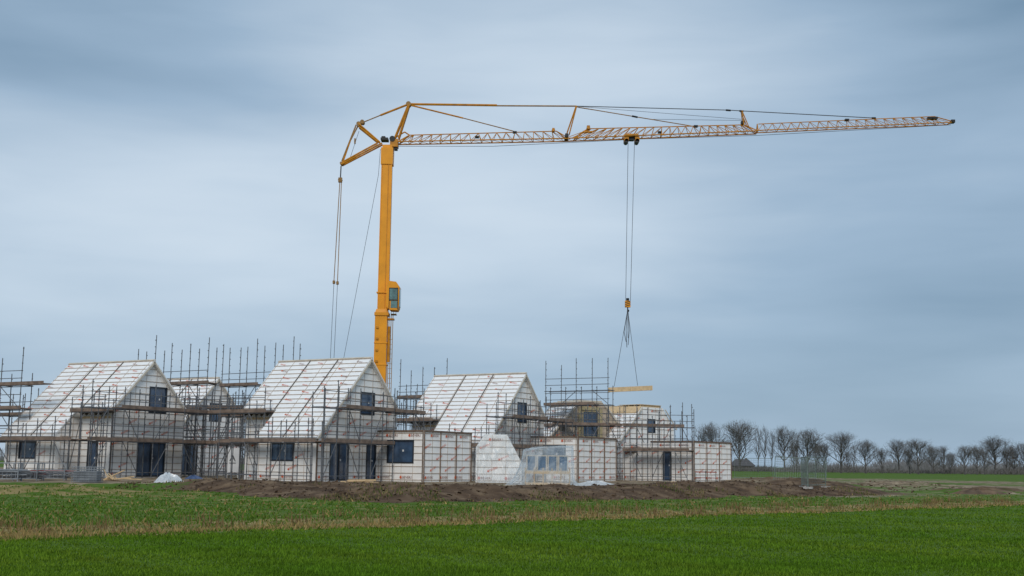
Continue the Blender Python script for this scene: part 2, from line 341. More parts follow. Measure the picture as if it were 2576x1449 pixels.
def house(ox,oy,alpha,cat,label,gable_h,low_h,high_h,cut=None,seed=0,LEN=8.,name='house_under_construction',gm_=None,topw=.1):
    F=Fr(ox,oy,alpha); root=thing(name,F.o,label,'house','unfinished gabled houses wrapped in white foil')
    c0,c1=cat; z=lambda s:RZ-abs(s)-.12
    def gp(sl,sr,top):
        pts=[(sl,0),(sr,0),(sr,z(sr))]
        if top is None: pts.append((0,z(0)))
        else:
            w=RZ-.12-top; pts+=[(w,top),(-w,top)]
        pts.append((sl,z(sl))); return pts
    sl=-5 if c0<=0 else -3.2
    panel('wall',root,F(0,0),F.g,UP,-F.r,gp(sl,3.2,cut),gable_h,seed=seed,trims=[(sl,0,sl+.08,z(sl),5)],mats=gm_)
    sb=-5 if c1>=LEN else -3.2
    panel('wall',root,F(0,LEN),-F.g,UP,F.r,[(-a,b_) for a,b_ in gp(sb,3.2,cut)][::-1],(),seed=seed+1,stamps=None)
    a0=.26 if c0<=0 else c0; a1=LEN-.26 if c1>=LEN else c1
    panel('wall',root,F(-5,c1),-F.r,UP,-F.g,[(c1-a1,0),(c1-a0,0),(c1-a0,z(5)),(c1-a1,z(5))],[(c1-h[2],h[1],c1-h[0],h[3],*h[4:]) for h in low_h],seed=seed+2)
    hr=(c1,LEN) if c0<=0 else (0,c0)
    if hr[1]-hr[0]>.6:
        tt=c1 if c0<=0 else c0; nn=F.r if c0<=0 else -F.r
        panel('wall',root,F(0,tt),F.g,UP,nn,[(-4.74,0),(-3.2,0),(-3.2,z(3.2)),(-4.74,z(4.74))],(),seed=seed+3,th=.2,stamps=None)
        a0=hr[0]+(.26 if hr[0]==0 else 0); a1=hr[1]-(.26 if hr[1]==LEN else 0)
        panel('wall',root,F(-3.2,hr[1]),-F.r,UP,-F.g,[(hr[1]-a1,0),(hr[1]-a0,0),(hr[1]-a0,z(3.2)),(hr[1]-a1,z(3.2))],[(hr[1]-h[2],h[1],hr[1]-h[0],h[3],*h[4:]) for h in high_h],seed=seed+4)
    panel('wall',root,F(3.2,.26),F.r,UP,F.g,[(0,0),(LEN-.52,0),(LEN-.52,z(3.2)),(0,z(3.2))],(),seed=seed+5,stamps=None)
    q=math.sqrt(.5); dl=(-F.g*q-UP*q); nl=(-F.g*q+UP*q); dr=(F.g*q-UP*q); nr=(F.g*q+UP*q)
    tops=0 if cut is None else (RZ-cut)
    ov=.22; k=math.sqrt(2)
    A=LEN+2*ov; S0=tops*k+.02; S1=3.45*k; S2=5.25*k
    x0=LEN+ov-min(c1,LEN)-(0 if c1<LEN else ov); x1=LEN+ov-c0+(ov if c0<=0 else 0)
    if c1>=LEN and c0<=0: poly=[(0,S0),(A,S0),(A,S2),(0,S2)]
    elif c0<=0: poly=[(0,S0),(A,S0),(A,S2),(x0,S2),(x0,S1),(0,S1)]
    else: poly=[(0,S0),(A,S0),(A,S1),(x1,S1),(x1,S2),(0,S2)]
    mats=[M_sheet,M_batten,M_grey,M_red,M_dark,M_trim,M_palewood if topw<.2 else M_wood]
    tr=[(0,S0,A,S0+topw,6)] ; pl=F(0,LEN+ov,RZ)
    panel('roof',root,pl,-F.r,dl,nl,poly,(),th=.16,hs=.42,vs_=1.35,hw=.055,vw=.03,stamps='roof',mats=mats,seams=(A*.36,A*.66) if LEN>5 else (),trims=tr,seed=seed+6)
    if cut is None:
        polyr=[(0,S0),(A,S0),(A,S1),(0,S1)]
        panel('roof',root,F(0,-ov,RZ),F.r,dr,nr,polyr,(),th=.16,hs=.42,vs_=1.35,stamps='roof',mats=mats,seams=(A*.34,A*.64),trims=[(0,S0,A,S0+.10,6)],seed=seed+7)
    for dv,nv,ln in((dl,nl,S2 if c0<=0 else S1),(dr,nr,S1)):
        mb=MB(); mb.box(F(0,-ov-.035,RZ)-nv*.2+dv*(S0+.03),dv*(ln-S0-.03),nv*.12,F.r*.03); mk('verge_board',mb,M_palewood,root)
    if hr[1]-hr[0]>.6:
        mb=MB(); t=hr[0]+.3
        while t<hr[1]-.1:
            mb.box(F(-3.2,t,z(3.2)-.02)+dl*.0-nl*.22,dl*.55,nl*.14,F.r*.08); t+=.45
        mk('rafter_tails',mb,M_dark,root)
        mb=MB(); mb.box(F(-3.26,hr[0]+.05,z(3.2)-.75),-F.g*.03,F.r*(hr[1]-hr[0]-.1),UP*.14); mk('wall_plate',mb,M_wood,root)
    mb=MB(); mb.box(F(sl+.02,-.05,-.25),F.g*(3.1-sl),F.r*(LEN),UP*.24); mk('floor_slab',mb,M_conc,root)
    return F,root
def G(px,Y): q=P(px,1170,Y); return q.x,Y
FA,rA=house(-24.4,81,30,(3,8),'white foil wrapped gabled house with dark sliding doors',
  [(-.9,.05,1.6,2.4,'door'),(-.1,4.3,1.5,6.1)],[(4.9,1.15,6.6,2.3)],[(1.1,.05,2.1,2.35,'door')],seed=10)
FB,rB=house(-9.2,77,30,(0,4.6),'white foil wrapped gabled house with flat roofed annex',
  [(-3.7,.05,-1.8,2.45,'door'),(.0,.05,1.05,2.4,'door'),(-.75,4.2,.75,5.65)],[(1.75,1.2,3.6,2.35)],[(5.0,.05,5.8,2.3,'door')],seed=20,LEN=7.3)
annex(rB,FB,1.2,5.7,3.6,holesL=[(.75,1.15,2.85,2.65)],seed=28)
FC,rC=house(.95,88.5,30,(0,5),'white foil wrapped gabled house beside plastic covered frames',
  [(-3.6,.05,-1.8,2.4,'door'),(-.9,4.2,.5,5.7)],[(1.75,1.2,3.6,2.35)],[(5.4,.05,6.2,2.3,'door')],seed=30,LEN=7.7)
annex(rC,FC,1.2,6.6,3.9,holesL=[(1.0,1.2,2.9,2.6)],seed=38)
FE,rE=house(-24.0,97.5,30,(0,5),'white foil wrapped gabled house behind scaffolding',
  [(-3.7,.05,-1.8,2.45,'door'),(-.7,4.3,.7,5.8)],[(1.75,1.2,3.6,2.35)],[(5.4,.05,6.2,2.3,'door')],seed=40)
TANM=[M_tan,M_batten,M_grey,M_red,M_dark,M_trim,M_palewood]
x_,y_=G(1484,101)
FD1,rD1=house(x_,y_,56,(0,3),'roofless gabled house with bare insulation around its window opening',
  [(-.8,3.5,.9,5.7,'w','wood')],[],[],cut=6.45,seed=50,LEN=3,gm_=TANM,topw=.15)
x_,y_=G(1640,104)
FD2,rD2=house(x_,y_,44,(0,4.0),'half built house with pale timber along its clipped ridge',
  [(-.6,4.0,.5,5.2)],[],[],cut=6.2,seed=60,LEN=4.0,topw=.8)
mb=MB()
for k in range(7): mb.box(FD2(-1.45,.1+k*.62,6.2),FD2.g*2.9,FD2.r*.10,UP*.16)
mb.box(FD2(-1.5,0,6.37),FD2.g*2.9,FD2.r*2.4,UP*.05)
mk('roof_deck',mb,M_wood,rD2)
mb=MB()
for sx in(-1.25,.95): mb.box(FD1(sx,-.06,3.5),FD1.g*.3,-FD1.r*.04,UP*2.4)
mb.box(FD1(-.9,-.06,5.75),FD1.g*1.85,-FD1.r*.04,UP*.3)
mk('insulation_strip',mb,M_ply,rD1)
mb=MB()
for k in range(6): mb.box(FD1(-1.3,.05+k*.55,6.45),FD1.g*2.6,FD1.r*.1,UP*.14)
mk('ceiling_joists',mb,M_palewood,rD1)
x_,y_=G(1745,94)
FX=Fr(x_,y_,38); rX=thing('garage_shell',FX.o,'low flat roofed shell with printed white foil walls','garage')
FXs=Fr(x_,y_,38); FXs.o=FX.o+FX.r*3.9
annex(rX,FXs,0,6.2,3.9,H=3.15,holesL=[(1.1,.05,1.9,2.3,'door')],seed=70)
panel('wall',rX,FXs(0,2.6),-FX.r,UP,-FX.g,[(0,0),(2.55,0),(2.55,3.0),(0,3.0)],(),seed=75)
# ---------------------------------------------------------------- scaffolds
TR=.031
def scaffold(label,a,b_,n,dv,levels,top,decks,z0=0.,rails=(.5,1.0),brace=(0,2),jit=.3,seed=1,inner_top=None):
    rnd=random.Random(seed); a=V(a);b_=V(b_);dv=V(dv); a.z=b_.z=SITE+z0
    root=thing('scaffold',a,label,'scaffolding','steel tube scaffolds around the houses')
    u=(b_-a)/n; du=u.normalized()
    for i in range(n+1):
        for k,off in enumerate((V((0,0,0)),dv)):
            q=a+u*i+off+V((rnd.uniform(-.04,.04),0,0)); mb=MB(); h=top+rnd.uniform(-jit,jit) if k==0 else (inner_top or top*.95+rnd.uniform(-jit,jit))
            mb.tube(q,q+UP*h+V((rnd.uniform(-.05,.05),0,0)),TR,6); zz=.5
            while zz<h: mb.tube(q+UP*(zz-.03),q+UP*(zz+.03),.048,6); zz+=.5
            mb.cbox(q+UP*.01,V((.15,0,0)),V((0,.15,0)),UP*.02)
            mk('standard',mb,M_steel,root)
    for lv in levels:
        for off in (V((0,0,0)),dv):
            mb=MB(); mb.tube(a+off-du*.15+UP*lv,b_+off+du*.15+UP*lv,TR*.92); mk('ledger',mb,M_steel,root)
        for i in range(n+1):
            mb=MB(); mb.tube(a+u*i-dv*.1+UP*(lv+.03),a+u*i+dv*1.1+UP*(lv+.03),TR*.92); mk('transom',mb,M_steel,root)
        for r_ in rails:
            if lv+r_<top:
                mb=MB(); mb.tube(a-du*.1+UP*(lv+r_),b_+du*.1+UP*(lv+r_+rnd.uniform(-.03,.03)),TR*.85); mk('guard_rail',mb,M_steel,root)
    mb=MB(); mb.tube(a+UP*.35,b_+UP*.35,TR*.85); mk('ledger',mb,M_steel,root)
    for (lv,i0,i1) in decks:
        mb=MB(); s=a+u*i0-du*.2; l=u*(i1-i0)+du*.4; w=dv.normalized()
        for k in range(3): mb.box(s+w*(.04+k*.29)+UP*(lv+.06+rnd.uniform(0,.01)),l*rnd.uniform(.97,1.0),w*.26,UP*.06)
        mk('plank',mb,M_plank,root)
        mb=MB(); mb.box(s-w*.05+UP*(lv+.04),l,w*.04,UP*.22); mk('toe_board',mb,M_plank,root)
    for i in range(n):
        if brace and i%2==brace[0]%2:
            zz=.3
            for lv in levels:
                mb=MB(); A=a+u*i-dv*.06; B=a+u*(i+1)-dv*.06
                if i%4>=2: A,B=B,A
                mb.tube(A+UP*zz,B+UP*(lv),TR*.85); mk('brace',mb,M_steel,root); zz=lv+.1
    return root
def hs(F,lab,t_lo,t_hi,seed,gs=(-6.1,.9),n2=6):
    g=F.g; r=F.r
    scaffold(lab+' along the low eaves',F(-6.3,t_lo),F(-6.3,t_hi),6,g*.85,(2.3,),3.7,[(2.3,0,6)],seed=seed)
    scaffold(lab+' in front of the gable',F(gs[0],-1.4),F(gs[1],-1.4),n2,r*.85,(2.3,4.4),5.9,[(2.3,0,n2),(4.4,n2//3,n2)],seed=seed+1)
hs(FA,'steel tube scaffold',.2,8.5,1,(-6.1,4.4),8)
hs(FB,'steel tube scaffold',-.8,5.6,3)
hs(FC,'steel tube scaffold',-.8,5.6,5)
scaffold('scaffold bridge standing on the annex roof',FB(1.2,-1.5),FB(4.2,-1.5),3,FB.r*.85,(1.1,),2.6,[(1.1,0,3)],z0=3.27,seed=9)
scaffold('scaffold bridge standing on the annex roof',FC(1.4,-1.5),FC(5.0,-1.5),3,FC.r*.85,(1.1,),2.6,[(1.1,0,3)],z0=3.27,seed=10)
scaffold('scaffold beside the high eaves',FA(-4.2,2.6),FA(-4.2,-.4),3,FA.g*.7,(4.2,),5.4,[(4.2,0,3)],seed=31)
scaffold('scaffold beside the high eaves',FB(-4.2,8.6),FB(-4.2,5.0),3,FB.g*.7,(2.3,4.2),5.6,[(4.2,0,3),(2.3,0,3)],seed=32)
scaffold('scaffold beside the high eaves',FC(-4.2,9.4),FC(-4.2,5.4),3,FC.g*.7,(2.3,4.2),5.8,[(4.2,0,3)],seed=33)
def gx(px,Y): q=P(px,1170,Y); return V((q.x,Y,0))
T='tall steel tube scaffold with poles rising above the ridges'
bk=V((.45,.8,0))*.95
scaffold(T,gx(510,85.6),gx(333,89.5),4,bk,(2.3,4.5,6.6),9.9,[(6.6,0,4),(4.5,0,4),(2.3,0,4)],seed=11,jit=.5,inner_top=9.3)
scaffold(T,gx(727,88),gx(548,92),4,bk,(2.3,4.5,6.8),10.2,[(6.8,2,4),(4.5,1,4),(2.3,0,4)],seed=12,jit=.5,inner_top=9.9)
scaffold(T,gx(1120,92),gx(1000,95),4,bk,(4.3,6.2),9.0,[(6.2,2,4),(4.3,0,4)],seed=13,jit=.6,inner_top=7.4)
scaffold(T,gx(1530,96.5),gx(1372,99.5),4,bk,(4.3,6.0,7.2),9.6,[(6.0,1,4),(4.3,0,4)],seed=14,jit=.5,inner_top=7.6)
scaffold('scaffold around the half built end house',gx(1745,98),gx(1572,97),6,V((.1,.95,0)),(2.3,4.3),6.2,[(2.3,0,6),(4.3,1,6)],seed=15,jit=.4)
scaffold('scaffold around the half built end house',gx(1560,97.5),gx(1395,95),6,V((-.1,.95,0)),(2.6,4.3),5.9,[(4.3,0,6)],seed=16,jit=.4)
scaffold('scaffold in front of the garage shell',FX(-1.4,-.2),FX(-1.4,4.9),5,FX.g*.85,(2.3,),4.9,[(2.3,0,5)],seed=17)
scaffold('scaffold between two unfinished houses',gx(640,81.5),gx(455,85),6,V((.4,.85,0)),(2.3,4.4),5.6,[(2.3,0,6),(4.4,0,6)],seed=18)
scaffold('scaffold beside a house wall',gx(640,92),gx(450,95),5,V((.4,.85,0)),(2.3,5.2),6.6,[(5.2,0,5)],seed=21)
scaffold('scaffold at the edge of the building site',gx(38,80),gx(-160,84),4,V((.4,.85,0)),(2.3,4.4,6.0),8.2,[(2.3,0,4),(4.4,0,4),(6.0,-1,4)],seed=19,jit=.7,inner_top=6.9)
scaffold('scaffold beside the neighbouring house gable',gx(115,84),gx(-10,88),4,V((.4,.85,0)),(2.3,4.2),5.9,[(2.3,0,4),(4.2,0,4)],seed=20)
# ---------------------------------------------------------------- crane
YC=110.
def C(px,py,dy=0.): 
    q=P(px,py,YC); q.y+=dy; return q
base=C(953,1170); base.z=SITE
crane=thing('mobile_tower_crane',base,'yellow folding tower crane with lattice jib behind the houses','crane')
ax=lambda z:V((base.x,YC,z))
zj=P(952,795,YC).z; zt=P(972,372,YC).z
mb=MB()
def sq(z0,w0,z1,w1,ox=0,mi=0,d=1.):
    a=[ax(z0)+V((ox+sx*w0/2,sy*w0/2*d,0)) for sx,sy in((-1,-1),(1,-1),(1,1),(-1,1))]; c=[ax(z1)+V((ox+sx*w1/2,sy*w1/2*d,0)) for sx,sy in((-1,-1),(1,-1),(1,1),(-1,1))]
    mb.add(a+c,[(0,3,2,1),(4,5,6,7)]+[(i,(i+1)%4,4+(i+1)%4,4+i) for i in range(4)],mi)
sq(1.6,1.12,zj,1.12,ox=-.12)
sq(zj,1.32,zj+.28,1.32,ox=-.08); sq(zj+.28,1.2,zj+.6,1.0,ox=-.08)
sq(zj+.6,.98,zt+.2,.92)
for z_ in (zj+2.1,zj-2.6,zj-4.6): sq(z_,1.22,z_+.1,1.22,ox=-.1 if z_<zj else 0)
for sx in(-.5,.42): mb.box(ax(zj+.7)+V((sx,-.52,0)),V((.09,0,0)),V((0,.06,0)),UP*(zt-zj-1.2))
mb.box(ax(zj+.7)+V((.16,-.515,0)),V((.05,0,0)),V((0,.05,0)),UP*(zt-zj-1.2),1)
for k in range(7): mb.box(ax(zj-1.2-k*1.05)+V((-.55,-.70,0)),V((.25,0,0)),V((0,.04,0)),UP*.18,1)
sq(zt-1.7,1.12,zt-.1,1.15); 
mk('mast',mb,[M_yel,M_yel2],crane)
mb=MB()
for dx in(.60,.78,.95): mb.tube(ax(2)+V((dx,-.2,0)),ax(zj+.2)+V((dx,-.2,0)),.035)
for k in range(24): mb.tube(ax(2.5+k*.45)+V((.6,-.2,0)),ax(2.5+k*.45)+V((.95,-.2,0)),.02)
mb.tube(ax(zj-4.3)+V((.62,-.3,0)),ax(zj-1)+V((.62,-.3,0)),.13,8,1); mb.cbox(ax(zj-.3)+V((.7,0,0)),V((.7,0,0)),V((0,.8,0)),UP*.12,1); mb.cbox(ax(zj+.15)+V((1.0,0,0)),V((.5,0,0)),V((0,.9,0)),UP*.06,0)
for k in range(3): mb.tube(ax(zj+.15)+V((.8+.22*k,-.45,0)),ax(zj+.15+.5)+V((.8+.22*k,-.45,0)),.02)
mk('ladder',mb,[M_pendant,M_yel2],crane)
c0=C(972,783); c1=C(1007,712)
mb=MB(); x0=c0.x+.08;x1=c1.x;zb=c0.z;zc=c1.z
prof=[(x0,zb+.3),(x0+.35,zb),(x1-.12,zb-.02),(x1,zb+.25),(x1+.04,zc-.5),(x1-.28,zc-.05),(x0+.25,zc+.03),(x0,zc-.35)]
vs=[V((a,YC-1.15,c)) for a,c in prof]+[V((a,YC+.45,c)) for a,c in prof]; m=len(prof)
mb.add(vs,[tuple(range(m)),tuple(range(m,2*m))[::-1]]+[(i,(i+1)%m,m+(i+1)%m,m+i) for i in range(m)])
cab=mk('cabin',mb,[M_yel],crane)
mb=MB(); mb.box(V((x0+.3,YC-1.18,zb+.95)),V((x1-x0-.42,0,0)),V((0,.025,0)),UP*(zc-zb-1.65)); mb.box(V((x0+.42,YC-1.18,zb+.18)),V((x1-x0-.56,0,0)),V((0,.025,0)),UP*.65)
mb.box(V((x1+.045,YC-1.0,zb+.35)),V((.02,0,0)),V((0,1.3,0)),UP*(zc-zb-1.0)); mk('window',mb,M_cabglass,cab)
mb=MB()
for (ax0,az0,ax1,az1) in((x0+.24,zb+.86,x1-.06,zb+.93),(x0+.24,zc-.69,x1-.06,zc-.62),(x0+.24,zb+.1,x0+.3,zc-.62),(x1-.13,zb+.1,x1-.07,zc-.62)): mb.box(V((ax0,YC-1.2,az0)),V((ax1-ax0,0,0)),V((0,.03,0)),UP*(az1-az0))
mk('window_frame',mb,M_black,cab)
mb=MB()
mb.cbox(C(992,362),V((.75,0,0)),V((0,.9,0)),UP*.75); mb.cbox(C(968,352),V((.7,0,0)),V((0,1.0,0)),UP*.22,1)
mb.cbox(C(965,346),V((.35,0,0)),V((0,.5,0)),UP*.15,1); mb.tube(C(988,352,-.5),C(988,352,.5),.28,10,1)
mb.cbox(C(996,374),V((.3,0,0)),V((0,.6,0)),UP*.3,1)
mk('mast_head',mb,[M_yel2,M_black],crane)
def lattice(top,bot,n,hw=.55,r=.05):
    mb=MB(); t0,t1=C(*top[0]),C(*top[1]); b0,b1=C(*bot[0]),C(*bot[1]); dY=V((0,hw,0))
    mb.tube(t0,t1,r); mb.tube(b0-dY,b1-dY,r*1.2); mb.tube(b0+dY,b1+dY,r*1.2)
    for sgn in(-1,1):
        for i in range(n):
            b_a=b0.lerp(b1,i/n)+dY*sgn; b_b=b0.lerp(b1,(i+1)/n)+dY*sgn; tt=t0.lerp(t1,(i+.5)/n)
            mb.tube(b_a,tt,r*.6,5); mb.tube(tt,b_b,r*.6,5)
    for i in range(n+1): q=b0.lerp(b1,i/n); mb.tube(q-dY,q+dY,r*.5,5)
    for i in range(n): mb.tube(b0.lerp(b1,i/n)-dY,b0.lerp(b1,(i+1)/n)+dY,r*.4,4)
    return mb
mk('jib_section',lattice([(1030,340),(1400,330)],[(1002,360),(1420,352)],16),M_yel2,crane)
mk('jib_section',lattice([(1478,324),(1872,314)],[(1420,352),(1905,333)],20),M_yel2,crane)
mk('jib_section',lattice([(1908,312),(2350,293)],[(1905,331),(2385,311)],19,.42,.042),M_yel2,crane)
def jj(segs,r):
    mb=MB()
    for a,b_ in segs: mb.tube(C(*a),C(*b_),r)
    mk('jib_joint',mb,M_yel2,crane)
jj([((1002,360,-.5),(1030,340)),((1002,360,.5),(1030,340)),((985,352),(1018,332)),((1018,332),(1030,340))],.065)
jj([((1400,330),(1432,352,-.5)),((1400,330),(1432,352,.5))],.05); jj([((1478,324),(1440,352,-.5)),((1478,324),(1440,352,.5))],.05)
jj([((1872,314),(1905,332,.4)),((1872,314),(1905,332,-.4)),((1905,312),(1905,332,.4)),((1905,312),(1905,332,-.4))],.05)
jj([((2350,293),(2398,306)),((2385,311,-.4),(2398,307)),((2385,311,.4),(2398,307))],.05)
def jb(nm,px,py,w,d_,h,mt):
    mb=MB(); mb.cbox(C(px,py),V((w,0,0)),V((0,d_,0)),UP*h); mb.tube(C(px,py,-d_*.6),C(px,py,d_*.6),h*.45,8); mk(nm,mb,mt,crane)
for q in((1392,328,.22,.5,.35),(1480,322,.28,.5,.38),(1478,332,.9,.4,.12)): jb('jib_bracket',*q,M_yel2)
for q in((1295,333),(1660,333),(1750,318),(2130,302),(1200,345)): jb('rope_guide',*q,.38,.4,.16,M_black)
jb('jib_tip',2396,306,.35,.5,.28,M_black); jb('winch',2345,298,.9,.5,.22,M_black); jb('winch',1425,345,.3,1.2,.4,M_black); jb('winch',1868,309,.3,.4,.3,M_black)
def part(nm,segs,r,mt,dy=0,n=6):
    mb=MB()
    for s in segs:
        for yy in ((-dy,dy) if dy else (0,)): mb.path([C(px,py,yy) for px,py in s],r,n)
    return mk(nm,mb,mt,crane)
part('king_post',[[(992,352),(1028,264)],[(1003,350),(1030,264)]],.085,M_yel2,.25)
part('jib_strut',[[(1424,342),(1449,268)],[(1432,338),(1450,269)]],.06,M_yel2,.3)
part('jib_strut',[[(1882,320),(1865,280)],[(1870,316),(1866,280)]],.05,M_yel2,.25)
part('rear_strut',[[(903,313),(957,360)],[(903,320),(950,358)]],.075,M_yel2,.3)
part('rear_strut',[[(860,415),(962,362)],[(862,410),(950,362)]],.08,M_yel2,.3)
part('tie_bar',[[(1030,262),(1250,265)]],.11,M_yel2)
part('tie_bar',[[(1250,266),(1450,267)]],.07,M_pendant)
part('tie_bar',[[(1030,264),(1165,297)]],.075,M_yel2); part('tie_bar',[[(1165,297),(1292,330)]],.05,M_pendant)
part('tie_bar',[[(903,312),(957,290)]],.055,M_pendant); part('tie_bar',[[(957,290),(1028,262)]],.10,M_yel2)
part('tie_bar',[[(903,312),(882,352)],[(896,314),(860,405)]],.07,M_pendant); part('tie_bar',[[(882,352),(860,415)]],.07,M_yel2)
part('pendant_rope',[[(1450,267),(1832,277),(1865,279),(2200,297)]],.04,M_rope); part('pendant_rope',[[(1450,269),(1600,294),(1740,317)]],.045,M_pendant)
part('pendant_rope',[[(1455,268),(1865,300)]],.018,M_rope); part('pendant_rope',[[(1455,271),(1640,300),(1865,303)]],.018,M_rope)
for s in ([(1826,277),(1838,278)],[(1860,279),(1870,280)],[(2193,297),(2203,297)],[(1590,292),(1604,295)]): part('rope_socket',[s],.09,M_black)
part('hoist_rope',[[(1000,368),(1240,368),(1570,352)]],.022,M_rope); part('hoist_rope',[[(1606,350),(1900,341),(2392,314)]],.022,M_rope)
part('hoist_rope',[[(1580,360),(1574,756)]],.024,M_rope); part('hoist_rope',[[(1596,360),(1586,756)]],.024,M_rope)
part('luffing_rope',[[(855,455),(840,708)]],.04,M_pendant); part('luffing_rope',[[(859,455),(849,710)]],.04,M_pendant)
part('luffing_rope',[[(840,712),(831,905)]],.022,M_rope); part('luffing_rope',[[(849,714),(840,905)]],.022,M_rope)
part('luffing_rope',[[(858,418),(856,455)]],.06,M_rope); part('luffing_rope',[[(957,375),(952,440),(864,905)]],.02,M_rope)
part('luffing_rope',[[(903,330),(880,400)]],.02,M_rope)
for (px,py,w_,h_) in ((856,453,.35,.45),(840,710,.2,.3),(849,712,.2,.3),(893,355,.12,.5)): mb=MB(); mb.cbox(C(px,py),V((w_,0,0)),V((0,.25,0)),UP*h_); mb.tube(C(px,py,-.16),C(px,py,.16),w_*.6,8); mk('pulley_block',mb,M_pendant,crane)
for (px,py,r_) in ((903,313,.22),(912,308,.2),(860,412,.16),(1028,263,.24)): mb=MB(); mb.tube(C(px,py,-.32),C(px,py,.32),r_,12); mk('pulley',mb,M_pendant,crane)
mb=MB()
mb.cbox(C(1588,343),V((1.25,0,0)),V((0,1.3,0)),UP*.18)
for px in(1575,1602): mb.cbox(C(px,352),V((.42,0,0)),V((0,1.0,0)),UP*.45); mb.tube(C(px,357,-.5),C(px,357,.5),.2,10,1)
mb.cbox(C(1588,350),V((.5,0,0)),V((0,.6,0)),UP*.3,1)
mk('trolley',mb,[M_yel2,M_black],crane)
mb=MB(); c=C(1579,765)
mb.cbox(c,V((.5,0,0)),V((0,.35,0)),UP*.6)
for k in(-1,0,1):
    q=c+V((0,-.18,k*.17)); mb.add([q+V((-.25,0,-.1)),q+V((.25,0,.06)),q+V((.25,0,.14)),q+V((-.25,0,-.02))],[(0,1,2,3)],1)
mb.tube(c+UP*.3,c+UP*.55,.14,8,1); mb.tube(c-UP*.3,c-UP*.55,.06,6,1); mb.tube(c+V((0,0,-.5)),c+V((.12,0,-.62)),.05,6,1); mb.tube(c+V((.12,0,-.62)),c+V((.02,0,-.75)),.05,6,1)
mk('hook_block',mb,[M_yel,M_black],crane)
part('sling',[[(1579,778),(1545,972)]],.022,M_rope); part('sling',[[(1579,778),(1604,970)]],.022,M_rope)
part('chain',[[(1578,780),(1575,830),(1577,874)],[(1580,780),(1583,832),(1580,868)],[(1579,780),(1580,850)],[(1577,790),(1570,835),(1575,860)]],.03,M_rope)
mb=MB(); mb.cbox(V((base.x+1.5,YC,1.35)),V((11,0,0)),V((0,2.6,0)),UP*.7); mb.cbox(V((base.x,YC,1.75)),V((3.2,0,0)),V((0,2.2,0)),UP*.5)
for sx in(-4,6): mb.cbox(V((base.x+sx,YC,1.0)),V((.4,0,0)),V((0,7,0)),UP*.35); 
mk('carrier',mb,M_yel,crane)
mb=MB(); mb.cbox(V((base.x+7.9,YC,1.9)),V((2,0,0)),V((0,2.5,0)),UP*1.9); mk('driver_cab',mb,M_yel,crane)
for k in range(5):
    for sy in(-1,1): mb=MB(); mb.tube(V((base.x-2.8+k*2.2,YC+sy*1.0,.92)),V((base.x-2.8+k*2.2,YC+sy*1.35,.92)),.52,16); mk('wheel',mb,M_tyre,crane)
bl=C(1530,981); br=C(1641,976); mb=MB(); d_=(br-bl); mb.box(bl+V((0,-.15,-.21)),d_,V((0,.3,0)),UP*.42)
for t_ in(.03,.5,.97): mb.box(bl+d_*t_+V((-.02,-.16,-.22)),V((.03,0,0)),V((0,.32,0)),UP*.44,1)
mk('timber_beam',mb,[M_wood,M_ply],label='long glued timber beam hanging from crane slings',cat='beam',org=bl)
